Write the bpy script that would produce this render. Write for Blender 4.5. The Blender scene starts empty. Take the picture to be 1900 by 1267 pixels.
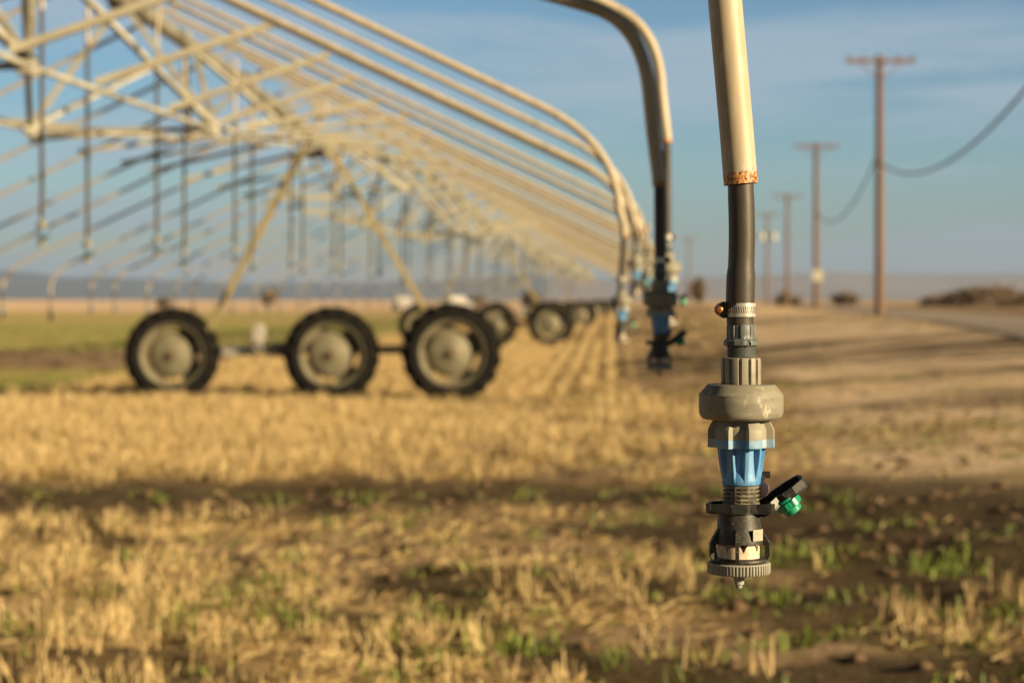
import bpy, bmesh, math, random
import numpy as np
from mathutils import Vector, Matrix, noise as mnoise
random.seed(7); rng = np.random.default_rng(7)
sc = bpy.context.scene
C = sc.collection

# ------------------------------------------------------------------ camera, sky, sun
F = 3730.0; HZ = 555.0; CH = 1.45        # focal length in photo pixels, horizon row, camera height
cam_d = bpy.data.cameras.new('camera'); cam = bpy.data.objects.new('camera', cam_d); C.objects.link(cam)
cam.location = (0, 0, CH); cam.rotation_euler = (math.radians(90), 0, 0)
cam_d.sensor_width = 36; cam_d.lens = F/1900*36
cam_d.shift_y = -(633.5-HZ)/1900
cam_d.clip_start = .05; cam_d.clip_end = 30000
cam_d.dof.use_dof = True; cam_d.dof.focus_distance = 2.0; cam_d.dof.aperture_fstop = 6.9
sc.camera = cam
SUN_AZ, SUN_EL = math.radians(120), math.radians(17)
w = bpy.data.worlds.new('World'); sc.world = w; w.use_nodes = True
nt = w.node_tree; nt.nodes.clear()
def N(t, ty, **k):
    n = t.nodes.new(ty)
    for a, b in k.items():
        if a in n.inputs: n.inputs[a].default_value = b
        else: setattr(n, a, b)
    return n
sky = N(nt, 'ShaderNodeTexSky', sky_type='NISHITA', sun_disc=False, sun_elevation=SUN_EL, sun_rotation=SUN_AZ,
        air_density=1.0, dust_density=.25, ozone_density=1.6)
tc = N(nt, 'ShaderNodeTexCoord')
mp = N(nt, 'ShaderNodeMapping'); mp.inputs['Scale'].default_value = (1.8, 1.8, 17); mp.inputs['Location'].default_value = (.35, .2, .9)
mp.inputs['Rotation'].default_value = (0, math.radians(1.5), 0)
cn = N(nt, 'ShaderNodeTexNoise', Scale=1.7, Detail=7.0, Roughness=.56, Distortion=.35)
cr = N(nt, 'ShaderNodeMapRange'); cr.inputs['From Min'].default_value = .44; cr.inputs['From Max'].default_value = .60; cr.inputs['To Max'].default_value = .72
cr.interpolation_type = 'SMOOTHSTEP'
mix = N(nt, 'ShaderNodeMix', data_type='RGBA'); mix.inputs['B'].default_value = (6.6, 6.0, 5.7, 1)
tint = N(nt, 'ShaderNodeMix', data_type='RGBA', blend_type='MULTIPLY'); tint.inputs['Factor'].default_value = 1; tint.inputs['B'].default_value = (.57, .80, 1.0, 1)
sz = N(nt, 'ShaderNodeSeparateXYZ'); zr = N(nt, 'ShaderNodeMapRange', interpolation_type='SMOOTHSTEP')   # darker towards the unseen zenith, added to cut fill light
for k_, v_ in (('From Min', .16), ('From Max', .42), ('To Min', 1.0), ('To Max', .06)): zr.inputs[k_].default_value = v_
dk = N(nt, 'ShaderNodeVectorMath', operation='SCALE')
bg = N(nt, 'ShaderNodeBackground', Strength=.058); wo = N(nt, 'ShaderNodeOutputWorld')
L = nt.links.new
L(tc.outputs['Generated'], mp.inputs['Vector']); L(mp.outputs[0], cn.inputs['Vector']); L(cn.outputs['Fac'], cr.inputs['Value'])
L(cr.outputs[0], mix.inputs['Factor']); L(sky.outputs[0], mix.inputs['A']); hz_ = N(nt, 'ShaderNodeMix', data_type='RGBA'); hz_.inputs['B'].default_value = (4.1, 3.35, 3.1, 1); hr = N(nt, 'ShaderNodeMapRange', interpolation_type='SMOOTHSTEP')
for k_, v_ in (('From Min', 0.0), ('From Max', .075), ('To Min', .5), ('To Max', 0.0)): hr.inputs[k_].default_value = v_
L(sz.outputs['Z'], hr.inputs['Value']); L(hr.outputs[0], hz_.inputs['Factor']); L(mix.outputs['Result'], hz_.inputs['A']); L(hz_.outputs['Result'], tint.inputs['A']); L(tc.outputs['Generated'], sz.inputs[0]); L(sz.outputs['Z'], zr.inputs['Value']); L(tint.outputs['Result'], dk.inputs[0]); yr = N(nt, 'ShaderNodeMapRange', interpolation_type='SMOOTHSTEP'); ym = N(nt, 'ShaderNodeMath', operation='MULTIPLY')   # added dimming of the unseen sky behind the camera, cuts fill light
for k_, v_ in (('From Min', -.2), ('From Max', .7), ('To Min', .4), ('To Max', 1.0)): yr.inputs[k_].default_value = v_
L(sz.outputs['Y'], yr.inputs['Value']); L(yr.outputs[0], ym.inputs[0]); L(zr.outputs[0], ym.inputs[1]); L(ym.outputs[0], dk.inputs['Scale']); L(dk.outputs[0], bg.inputs['Color']); L(bg.outputs[0], wo.inputs['Surface'])
sun_d = bpy.data.lights.new('sun', 'SUN'); sun = bpy.data.objects.new('sun', sun_d); C.objects.link(sun)
sun_d.energy = 5.0; sun_d.angle = math.radians(.5); sun_d.color = (1, .775, .46)
S = Vector((math.sin(SUN_AZ)*math.cos(SUN_EL), math.cos(SUN_AZ)*math.cos(SUN_EL), math.sin(SUN_EL)))
sun.rotation_euler = S.to_track_quat('Z', 'Y').to_euler(); sun.location = (20, -12, 20)
sc.view_settings.view_transform = 'Standard'; sc.view_settings.look = 'None'; sc.view_settings.exposure = .85; sc.view_settings.gamma = 1
sc.cycles.use_denoising = True; sc.cycles.max_bounces = 6; sc.cycles.diffuse_bounces = 2; sc.cycles.volume_bounces = 0; sc.cycles.volume_step_rate = 4
sc.cycles.use_adaptive_sampling = True

# ------------------------------------------------------------------ helpers
ALB = .74
def mat(name, col, rough=.6, metal=0, spots=None, bump=0, scale=8, spec=.5):
    """spots: list of (colour, noise scale, low, high, stretch)"""
    k = ALB; col = tuple(c*k for c in col); spots = [(tuple(c*k for c in q[0]), *q[1:]) for q in spots or []]
    m = bpy.data.materials.new(name); m.use_nodes = True; t = m.node_tree; b = t.nodes['Principled BSDF']
    b.inputs['Roughness'].default_value = rough; b.inputs['Metallic'].default_value = metal
    b.inputs['Specular IOR Level'].default_value = spec
    c = N(t, 'ShaderNodeRGB'); c.outputs[0].default_value = (*col, 1); out = c.outputs[0]
    co = N(t, 'ShaderNodeTexCoord')
    for i, (sc_, ns, lo, hi, st) in enumerate(spots or []):
        p = N(t, 'ShaderNodeMapping'); p.inputs['Scale'].default_value = st; p.inputs['Location'].default_value = (i*3.1, i*1.7, i)
        n = N(t, 'ShaderNodeTexNoise', Scale=ns, Detail=6.0, Roughness=.6)
        r = N(t, 'ShaderNodeMapRange'); r.inputs['From Min'].default_value = lo; r.inputs['From Max'].default_value = hi
        x = N(t, 'ShaderNodeMix', data_type='RGBA'); x.inputs['B'].default_value = (*sc_, 1)
        t.links.new(co.outputs['Object'], p.inputs['Vector']); t.links.new(p.outputs[0], n.inputs['Vector'])
        t.links.new(n.outputs['Fac'], r.inputs['Value']); t.links.new(r.outputs[0], x.inputs['Factor'])
        t.links.new(out, x.inputs['A']); out = x.outputs['Result']
    t.links.new(out, b.inputs['Base Color'])
    if bump:
        n = N(t, 'ShaderNodeTexNoise', Scale=scale, Detail=5.0); u = N(t, 'ShaderNodeBump', Strength=bump, Distance=.0004)
        t.links.new(co.outputs['Object'], n.inputs['Vector']); t.links.new(n.outputs['Fac'], u.inputs['Height']); t.links.new(u.outputs[0], b.inputs['Normal'])
    return m
ONE = (1, 1, 1)
M = dict(
 bright=mat('bright_galvanised', (.72, .67, .50), .55, 0, [((.52, .47, .34), 3, .45, .75, ONE), ((.36, .22, .12), 5, .66, .78, ONE)]),
 zinc=mat('dull_zinc', (.36, .34, .27), .6, 0, [((.22, .20, .15), 2.5, .42, .7, ONE), ((.28, .17, .09), 4, .6, .75, ONE)]),
 rock2=mat('hazed_desert_hills', (.36, .29, .28), 1, 0, [((.44, .36, .34), .002, .4, .7, ONE)]),  # pinkish desert tone, lightened to imitate thicker haze
 galv=mat('galvanised', (.62, .54, .40), .55, 0, [((.42, .37, .28), 9, .45, .75, ONE), ((.70, .62, .48), 40, .5, .8, (1, 1, .2))], .2, 60),
 steel=mat('truss_steel', (.68, .66, .55), .6, 0, [((.34, .31, .24), 2.2, .42, .7, ONE), ((.30, .19, .10), 3.5, .62, .75, ONE)]),
 yellow=mat('weathered_leg', (.52, .42, .20), .6, 0, [((.36, .32, .2), 3, .42, .7, ONE)]),
 hose=mat('rubber_hose', (.07, .058, .042), .5, 0, [((.14, .115, .08), 60, .5, .8, (1, 1, .3)), ((.3, .28, .24), 420, .77, .82, ONE)], .25, 300),
 clampm=mat('stainless', (.86, .82, .73), .35, .45, [((.45, .42, .36), 90, .5, .8, (1, 1, .2))]),
 dark=mat('dark_slot', (.02, .02, .02), .7),
 copper=mat('copper_screw', (.75, .28, .07), .35, .7),
 house=mat('clamp_housing', (.07, .05, .035), .4, .6, [((.35, .14, .05), 150, .55, .7, ONE)]),
 slate=mat('slate_plastic', (.145, .165, .165), .5, 0, [((.25, .25, .22), 120, .52, .8, ONE), ((.09, .10, .11), 60, .55, .8, ONE)], .3, 300),
 tan=mat('grey_plastic', (.40, .375, .29), .55, 0, [((.40, .37, .29), 90, .5, .8, (1, 1, .4)), ((.2, .19, .15), 50, .6, .85, ONE)], .2, 300),
 weight=mat('weight_grey', (.33, .31, .235), .6, 0, [((.48, .45, .35), 35, .48, .75, (1, 1, 2.6)), ((.20, .185, .145), 55, .5, .8, (1, 1, 1.5)), ((.70, .65, .52), 130, .60, .72, (1, 1, .4)), ((.55, .51, .40), 48, .7, .8, (1, 1, 3))], .3, 200),
 blue=mat('blue_plastic', (.07, .36, .80), .45, 0, [((.34, .55, .78), 35, .38, .8, (1, 1, .3)), ((.60, .64, .62), 520, .58, .74, ONE), ((.16, .18, .15), 520, .66, .70, ONE)], .15, 300),
 bluering=mat('blue_ring', (.16, .44, .80), .45, 0, [((.60, .70, .74), 45, .40, .68, ONE), ((.6, .6, .56), 300, .55, .7, ONE)], .15, 300),
 black=mat('black_plastic', (.022, .021, .019), .42, 0, [((.07, .065, .055), 90, .48, .8, ONE), ((.16, .15, .12), 200, .62, .75, ONE)], .2, 300),
 dusty=mat('dusty_black', (.04, .038, .03), .5, 0, [((.14, .13, .10), 110, .50, .75, ONE), ((.38, .35, .28), 260, .62, .74, ONE)], .2, 300),
 thread=mat('dusty_thread', (.09, .08, .06), .6, 0, [((.36, .32, .23), 120, .42, .65, (1, 1, .6))], .2, 300),
 green=mat('green_plastic', (.01, .38, .20), .32, 0, [((.08, .5, .32), 90, .5, .75, ONE)]),
 lav=mat('lavender_plastic', (.17, .12, .145), .3, 0, [((.2, .13, .15), 60, .5, .7, ONE)]),
 cream=mat('cream_plastic', (.98, .80, .60), .45, 0, [((.62, .42, .24), 90, .55, .75, ONE)]),
 tag=mat('pale_tag', (.62, .54, .43), .6, 0, [((.42, .38, .32), 260, .5, .65, ONE)]),
 knurl=mat('knurled_grey', (.50, .48, .41), .55, 0, [((.48, .45, .36), 130, .5, .75, ONE)], .2, 300),
 tyre=mat('tyre_rubber', (.013, .012, .011), .9, 0, [((.10, .07, .04), 9, .56, .80, ONE)], spec=.2),
 rim=mat('rim_steel', (.30, .275, .185), .6, .1, [((.18, .15, .09), 5, .42, .7, ONE), ((.30, .14, .05), 9, .62, .75, ONE)]),
 rust=mat('rusty_hub', (.32, .14, .05), .8),
 motor=mat('white_housing', (.66, .60, .52), .45),
 wood=mat('pole_wood', (.30, .19, .135), .85, 0, [((.2, .12, .085), 3, .45, .7, (4, 4, .3))]),
 cable=mat('black_cable', (.03, .03, .035), .6),
 porcelain=mat('white_can', (.8, .78, .7), .4),
 signm=mat('pale_sign', (.72, .70, .55), .5),
 bush=mat('dry_bush', (.36, .25, .155), .9, 0, [((.22, .17, .10), .8, .45, .6, ONE)]),
 trunk=mat('bark', (.14, .09, .06), .9),
 carpaint=mat('white_paint', (.66, .62, .57), .4), glass=mat('car_glass', (.03, .035, .04), .1),
 asphalt=mat('old_asphalt', (.44, .36, .30), .9, 0, [((.54, .45, .36), .4, .4, .7, ONE)]),
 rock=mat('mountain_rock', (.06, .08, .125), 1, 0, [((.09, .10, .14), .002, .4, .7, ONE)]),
)
# pipe material with rust at its lower lip: the mesh carries a 'rusty' attribute (distance from the cut end)
def lipped():
    m = mat('painted_pipe', (.74, .63, .45), .5, 0, [((.50, .42, .29), 30, .42, .72, (1, 1, .12)), ((.40, .30, .18), 75, .62, .74, (1, 1, .08)), ((.82, .76, .64), 90, .55, .8, (1, 1, .4)), ((.36, .35, .31), 260, .66, .74, (1, 1, .3))], .15, 120)
    t = m.node_tree; b = t.nodes['Principled BSDF']; src = b.inputs['Base Color'].links[0].from_socket
    a = N(t, 'ShaderNodeAttribute', attribute_name='lip'); co = N(t, 'ShaderNodeTexCoord')
    n = N(t, 'ShaderNodeTexNoise', Scale=85.0, Detail=8.0, Roughness=.75)
    ma = N(t, 'ShaderNodeMath', operation='MULTIPLY_ADD'); ma.inputs[1].default_value = .014; ma.inputs[2].default_value = 0
    su = N(t, 'ShaderNodeMath', operation='ADD')
    t.links.new(co.outputs['Object'], n.inputs['Vector']); t.links.new(n.outputs['Fac'], ma.inputs[0])
    t.links.new(a.outputs['Fac'], su.inputs[0]); t.links.new(ma.outputs[0], su.inputs[1])
    r = N(t, 'ShaderNodeMapRange'); r.inputs['From Min'].default_value = .0190; r.inputs['From Max'].default_value = .0165
    t.links.new(su.outputs[0], r.inputs['Value'])
    n2 = N(t, 'ShaderNodeTexNoise', Scale=330.0, Detail=3.0); t.links.new(co.outputs['Object'], n2.inputs['Vector'])
    rr = N(t, 'ShaderNodeValToRGB'); e = rr.color_ramp.elements
    e[0].position = .36; e[0].color = (.13, .035, .01, 1); e[1].position = .62; e[1].color = (.75, .50, .22, 1)
    q = e.new(.47); q.color = (.42, .15, .035, 1); t.links.new(n2.outputs['Fac'], rr.inputs['Fac'])
    x = N(t, 'ShaderNodeMix', data_type='RGBA'); t.links.new(r.outputs[0], x.inputs['Factor']); t.links.new(src, x.inputs['A']); t.links.new(rr.outputs[0], x.inputs['B'])
    # grey flaked scratches a little higher up
    r2 = N(t, 'ShaderNodeMapRange'); r2.inputs['From Min'].default_value = .034; r2.inputs['From Max'].default_value = .026; t.links.new(su.outputs[0], r2.inputs['Value'])
    n3 = N(t, 'ShaderNodeTexNoise', Scale=210.0, Detail=2.0, Distortion=1.5); t.links.new(co.outputs['Object'], n3.inputs['Vector'])
    r3 = N(t, 'ShaderNodeMapRange'); r3.inputs['From Min'].default_value = .56; r3.inputs['From Max'].default_value = .60; t.links.new(n3.outputs['Fac'], r3.inputs['Value'])
    mu = N(t, 'ShaderNodeMath', operation='MULTIPLY'); t.links.new(r2.outputs[0], mu.inputs[0]); t.links.new(r3.outputs[0], mu.inputs[1])
    y = N(t, 'ShaderNodeMix', data_type='RGBA'); y.inputs['A'].default_value = (0, 0, 0, 1); t.links.new(mu.outputs[0], y.inputs['Factor'])
    y.inputs['B'].default_value = (.30, .33, .34, 1); t.links.new(src, y.inputs['A']); t.links.new(y.outputs['Result'], x.inputs['A'])
    t.links.new(x.outputs['Result'], b.inputs['Base Color'])
    return m
M['pipe'] = lipped()

def tag(o, label=None, cat=None, group=None, kind=None):
    if label: o['label'] = label
    if cat: o['category'] = cat
    if group: o['group'] = group
    if kind: o['kind'] = kind
    return o
def empty(name, loc=(0, 0, 0), rz=0, parent=None):
    o = bpy.data.objects.new(name, None); C.objects.link(o); o.location = loc; o.rotation_euler = (0, 0, rz); o.empty_display_size = .1
    if parent: o.parent = parent
    return o
def obj(name, bm, m, parent=None, smooth=True, angle=35):
    me = bpy.data.meshes.new(name)
    bmesh.ops.recalc_face_normals(bm, faces=bm.faces)
    if smooth:
        ca = math.cos(math.radians(angle))
        for f in bm.faces: f.smooth = True
        for e in bm.edges:
            if len(e.link_faces) == 2 and e.link_faces[0].normal.dot(e.link_faces[1].normal) < ca: e.smooth = False
    bm.to_mesh(me); bm.free(); me.materials.append(m if not isinstance(m, str) else M[m])
    o = bpy.data.objects.new(name, me); C.objects.link(o)
    if parent: o.parent = parent
    return o
KIDS = {}
def copy_tree(o, parent=None):
    c = o.copy(); C.objects.link(c)
    if parent: c.parent = parent
    for ch in [k for k in bpy.data.objects if k.parent == o] if o.name not in KIDS else KIDS[o.name]:
        copy_tree(ch, c)
    return c
def learn(o):
    ks = [k for k in bpy.data.objects if k.parent == o]; KIDS[o.name] = ks
    for k in ks: learn(k)
def box(bm, c, s, R=None):
    v = [Vector((x*s[0]/2, y*s[1]/2, z*s[2]/2)) for x in (-1, 1) for y in (-1, 1) for z in (-1, 1)]
    if R is not None: v = [R @ p for p in v]
    vs = [bm.verts.new(p+Vector(c)) for p in v]
    for f in ((0, 1, 3, 2), (4, 6, 7, 5), (0, 4, 5, 1), (2, 3, 7, 6), (0, 2, 6, 4), (1, 5, 7, 3)): bm.faces.new([vs[i] for i in f])
def bar(bm, a, b, wd, th=None):
    a, b = Vector(a), Vector(b); d = b-a; q = d.to_track_quat('Z', 'Y').to_matrix()
    box(bm, (a+b)/2, (wd, th or wd, d.length), q)
def tube(bm, pts, r, n=12, cap=True, lip=None):
    pts = [Vector(p) for p in pts]; rr = r if hasattr(r, '__len__') else [r]*len(pts); rings = []
    ref = Vector((0, 1, 0)); 
    if abs((pts[-1]-pts[0]).normalized().y) > .9: ref = Vector((1, 0, 0))
    for i, p in enumerate(pts):
        t = (pts[min(i+1, len(pts)-1)]-pts[max(i-1, 0)]).normalized()
        u = t.cross(ref).normalized(); v = t.cross(u)
        rings.append([bm.verts.new(p+rr[i]*(math.cos(2*math.pi*k/n)*u+math.sin(2*math.pi*k/n)*v)) for k in range(n)])
    for a, b in zip(rings, rings[1:]):
        for k in range(n): bm.faces.new((a[k], a[(k+1) % n], b[(k+1) % n], b[k]))
    if cap: bm.faces.new(rings[0]); bm.faces.new(rings[-1][::-1])
    return rings
def rev(bm, prof, n=48, rf=None, cx=0, cy=0, close=True):
    """surface of revolution; prof [(r,z)], rf(theta, i) scales the radius"""
    rings = []
    for i, (r, z) in enumerate(prof):
        rings.append([bm.verts.new((cx+r*(rf(2*math.pi*k/n, i) if rf else 1)*math.cos(2*math.pi*k/n),
                                    cy+r*(rf(2*math.pi*k/n, i) if rf else 1)*math.sin(2*math.pi*k/n), z)) for k in range(n)])
    for a, b in zip(rings, rings[1:]):
        for k in range(n): bm.faces.new((a[k], a[(k+1) % n], b[(k+1) % n], b[k]))
    if close: bm.faces.new(rings[0]); bm.faces.new(rings[-1])
    return rings
def arc(p0, p1, p2, n=10):
    """points of a rounded corner from p0 over p1 to p2"""
    p0, p1, p2 = map(Vector, (p0, p1, p2)); return [(1-t)**2*p0+2*t*(1-t)*p1+t*t*p2 for t in [i/n for i in range(n+1)]]

# ------------------------------------------------------------------ ground, road, mountains
PX = .063                                   # the pivot line drifts to +x by this per metre
def sstep(a, b, x): t = np.clip((x-a)/(np.asarray(b)-a), 0, 1); return t*t*(3-2*t)
def vnoise(x, y, f, seed=0):
    """cheap value noise on arrays"""
    x = np.asarray(x, float)*f+seed*17.3; y = np.asarray(y, float)*f-seed*9.1
    xi = np.floor(x); yi = np.floor(y); fx = x-xi; fy = y-yi; fx = fx*fx*(3-2*fx); fy = fy*fy*(3-2*fy)
    def h(a, b): v = np.sin(a*127.1+b*311.7+seed*74.7)*43758.5453; return v-np.floor(v)
    return (h(xi, yi)*(1-fx)+h(xi+1, yi)*fx)*(1-fy)+(h(xi, yi+1)*(1-fx)+h(xi+1, yi+1)*fx)*fy
def fbm(x, y, f, seed=0, o=4):
    s = 0; a = .5
    for i in range(o): s = s+a*vnoise(x, y, f*2**i, seed+i); a *= .5
    return s/(1-.5**o)
def along(x, y): return y+.02*x             # distance along the line of wheels
def rut(q, c, wob, wd=.35):                 # bank then trench
    return wob*(.20*np.exp(-((q-c+.75)/.42)**2)-.12*np.exp(-((q-c)/wd)**2)+.05*np.exp(-((q-c-.6)/.3)**2))
def height(x, y):
    x = np.asarray(x, float); y = np.asarray(y, float); q = along(x, y)+.25*(fbm(x, y, .25, 3)-.5)
    near = 1-sstep(120, 260, np.hypot(x, y))
    rd = x-.11*y; near = near*(1-.95*sstep(4.2, 5.2, rd)*(1-sstep(9.1, 10.0, rd))*sstep(20, 30, y))
    h = near*(.10*(fbm(x, y, .9, 1)-.5)+.11*(fbm(x, y, 3.2, 2, 3)-.5)*(1-.75*sstep(.5, 1.6, x-.094*y)*sstep(14, 17, y)))
    wob = .75+.5*fbm(x, y, .3, 6)
    h = h-wob*(.13*np.exp(-((q-15.7)/.5)**2)+.10*np.exp(-((q-29.8)/.4)**2)+.08*np.exp(-((q-64)/.4)**2))
    h = h+.88*np.clip((x-.02*y)/9.5, 0, 1)*sstep(12, 38, y)*(1-sstep(400, 900, y))
    return h
def zones(x, y):
    """straw, green, bare track amounts"""
    q = along(x, y); X1 = x+4.8-PX*y            # lateral offset from the pivot line
    edge = x-.0496*y                            # crop edge
    nz = fbm(x, y, .55, 11)-.5; nf = fbm(x, y, 2.2, 12)-.5
    straw = sstep(.5, -.3, edge+1.2*nz*(y < 29))*(q > 30.1)*sstep(-5.0, -4.2, X1+nz)*(1-sstep(150, 200, y))
    mid = (q > 16.3)*(q < 29.3)
    straw = np.where(mid, sstep(2.4, -.6, edge+1.5*nz)*np.clip(1-1.5*sstep(-2.5, .6, x)*sstep(.46, .62, fbm(x, y, 1.1, 95)), 0, 1), straw)
    fg = q < 15.9
    straw = np.where(fg, np.clip(.33+3.0*nz+1.8*nf-.42*sstep(-.6, 1.2, x-.01*y)-.18*sstep(10.5, 13, q)+.22*sstep(-1.0, -3.0, x)*sstep(14.5, 12.5, q), 0, 1)*.75, straw)
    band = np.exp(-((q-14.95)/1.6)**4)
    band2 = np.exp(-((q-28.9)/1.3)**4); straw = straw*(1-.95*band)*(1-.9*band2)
    green = ((y > 56)*(y < 230)*sstep(-4.0, -6.0, X1+nz)*(.85+.3*nz)+(q > 31)*(q < 41)*sstep(-4.2, -5.2, X1+nz))
    green = green+np.where(fg, sstep(.60, .75, fbm(x, y, 1.1, 21))*.5+sstep(.62, .72, fbm(x, y, .45, 22))*.6, 0)+np.where(mid, sstep(.55, .70, fbm(x, y, 1.0, 23))*.45*(.35+sstep(-3, .5, x)), 0)
    green = green+band*.12*sstep(.3, .6, fbm(x, y, .5, 24))+.15*band2
    shade_damp = np.exp(-((q-15.2+.5*nz)/1.2)**4)*1.2+.95*sstep(.42, .54, fbm(x, y, .5, 41)-.10+.22*sstep(.05, .13, x/np.maximum(y, 1)))*(q < 15.5)*sstep(8.0, 9.6, q)*(y > 0)  # dark band across the field: cast shadow painted as soil colour, plus damp patches
    shade_damp = shade_damp+.45*sstep(.54, .64, fbm(x*.25, y, .22, 43))*(q > 33)*(q < 75)*(x > 1.5)+.45*sstep(1.2, 0, np.abs(q-40))*(x > 1)*fbm(x, y, .3, 46)+.35*(q > 41)*(q < 55)*sstep(-4.2, -5.2, X1+nz)
    shade_damp = shade_damp+1.2*np.exp(-((q-29.3+.5*nz)/.85)**4)*(x > -9)+.8*np.exp(-((q-36+2*nz)/1.1)**4)*(x > .8)+.95*sstep(.50, .60, fbm(x, y, .8, 61))*(q < 15)
    shade_damp = shade_damp+.55*sstep(.54, .66, fbm(x*.4, y, .55, 91))*(q > 16.6)*(x > .8)
    tr = x-.094*y
    bare = sstep(.7, 1.5, tr+.8*nz)*(1-sstep(5.2, 6.6, tr+.8*nz))*sstep(13.5, 17, q)
    far = sstep(np.where(x < -4, 215, 140), np.where(x < -4, 245, 220), y)
    return np.clip(straw, 0, 1), np.clip(green, 0, 1), np.clip(bare, 0, 1), far, np.clip(shade_damp, 0, 1)
def spaced(segs):
    out = []
    for a, b, n, g in segs: out += list(a+(b-a)*(np.linspace(0, 1, n, endpoint=False)**g))
    return np.array(sorted(set(np.round(out, 4))))
xr = spaced([(9, 40, 90, 1.3), (40, 7400, 50, 2.6)]); xs = np.concatenate([-xr[::-1], [-7400.0], [7400.0], xr, np.linspace(-9, 9, 180, endpoint=False)]); xs = np.unique(xs)
ys = np.unique(np.concatenate([[-1800, -600, -200, -60, -20], np.linspace(-8, 6, 20), np.linspace(6, 34, 360), spaced([(34, 120, 200, 1.2), (120, 7400, 70, 2.4)]), [7400.0]]))
gx, gy = np.meshgrid(xs, ys); gz = height(gx, gy)
def grid_mesh(name, gx, gy, gz):
    ny, nx = gx.shape; me = bpy.data.meshes.new(name)
    co = np.stack([gx, gy, gz], -1).reshape(-1, 3); i = np.arange((ny-1)*(nx-1)); r = i//(nx-1); c = i % (nx-1); a = r*nx+c
    fc = np.stack([a, a+1, a+nx+1, a+nx], -1)
    quads(me, co, fc); return me
def quads(me, co, fc):
    k = fc.shape[1]
    me.vertices.add(len(co)); me.vertices.foreach_set('co', co.astype(np.float32).ravel())
    me.loops.add(fc.size); me.loops.foreach_set('vertex_index', fc.astype(np.int32).ravel())
    me.polygons.add(len(fc)); me.polygons.foreach_set('loop_start', np.arange(len(fc), dtype=np.int32)*k)
    me.polygons.foreach_set('loop_total', np.full(len(fc), k, np.int32)); me.update(); me.validate()
me = grid_mesh('ground', gx, gy, gz)
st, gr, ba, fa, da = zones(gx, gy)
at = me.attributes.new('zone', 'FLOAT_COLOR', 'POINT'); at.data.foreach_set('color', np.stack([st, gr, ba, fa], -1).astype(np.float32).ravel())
a_ = me.attributes.new('shade_damp', 'FLOAT', 'POINT'); a_.data.foreach_set('value', da.astype(np.float32).ravel())
me.polygons.foreach_set('use_smooth', np.ones(len(me.polygons), bool))
def ground_mat():
    m = bpy.data.materials.new('field_soil'); m.use_nodes = True; t = m.node_tree; b = t.nodes['Principled BSDF']; b.inputs['Roughness'].default_value = .95
    b.inputs['Specular IOR Level'].default_value = .1; b.inputs['Diffuse Roughness'].default_value = 1
    at = N(t, 'ShaderNodeAttribute', attribute_name='zone'); sp = N(t, 'ShaderNodeSeparateColor'); co = N(t, 'ShaderNodeTexCoord'); t.links.new(at.outputs['Color'], sp.inputs[0])
    def noise(s, d=5.0, st=ONE, lo=.35, hi=.65):
        p = N(t, 'ShaderNodeMapping'); p.inputs['Scale'].default_value = st; n = N(t, 'ShaderNodeTexNoise', Scale=s, Detail=d, Roughness=.6)
        r = N(t, 'ShaderNodeMapRange'); r.inputs['From Min'].default_value = lo; r.inputs['From Max'].default_value = hi
        t.links.new(co.outputs['Object'], p.inputs[0]); t.links.new(p.outputs[0], n.inputs[0]); t.links.new(n.outputs['Fac'], r.inputs['Value']); return r.outputs[0]
    def mixc(f, a, b_):
        x = N(t, 'ShaderNodeMix', data_type='RGBA')
        for s, v in (('Factor', f), ('A', a), ('B', b_)):
            if isinstance(v, tuple): x.inputs[s].default_value = (*v, 1)
            else: t.links.new(v, x.inputs[s])
        return x.outputs['Result']
    def mul(a, b_):
        x = N(t, 'ShaderNodeMath', operation='MULTIPLY')
        for i, v in enumerate((a, b_)):
            if isinstance(v, float): x.inputs[i].default_value = v
            else: t.links.new(v, x.inputs[i])
        return x.outputs[0]
    soil = mixc(noise(5.5), (.14, .095, .058), (.36, .26, .16))
    soil = mixc(mul(noise(1.1, 4, (1, 1, 1), .45, .7), .5), soil, (.50, .37, .23))
    track = mixc(noise(.9, 5, (1, 3, 1)), (.48, .365, .255), (.70, .55, .40))
    track = mixc(mul(noise(.35, 3, (.35, 3, 1), .52, .68), .6), track, (.20, .135, .085))
    strawc = mixc(noise(11, 5), (.38, .26, .10), (.62, .44, .20))
    greenc = mixc(noise(2.5), (.17, .16, .045), (.30, .26, .09))
    fargr = mixc(noise(.01, 4, (1, 3, 1)), (.34, .245, .165), (.44, .32, .215))
    c = mixc(sp.outputs[2], soil, track)
    c = mixc(mul(sp.outputs[0], .75), c, strawc)
    c = mixc(mul(sp.outputs[1], .8), c, greenc)
    dm = N(t, 'ShaderNodeAttribute', attribute_name='shade_damp'); c = mixc(mul(dm.outputs['Fac'], .85), c, mixc(noise(3.0), (.020, .016, .009), (.055, .040, .022)))  # painted shadow band and damp soil darken the base colour
    al = at.outputs['Alpha']; c = mixc(al, c, fargr)
    t.links.new(c, b.inputs['Base Color'])
    bn = N(t, 'ShaderNodeTexNoise', Scale=14.0, Detail=6.0, Roughness=.7); t.links.new(co.outputs['Object'], bn.inputs[0])
    bu = N(t, 'ShaderNodeBump', Strength=.9, Distance=.04); t.links.new(bn.outputs['Fac'], bu.inputs['Height']); t.links.new(bu.outputs[0], b.inputs['Normal'])
    return m
me.materials.append(ground_mat()); ground = bpy.data.objects.new('ground', me); C.objects.link(ground); tag(ground, kind='structure')

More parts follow.
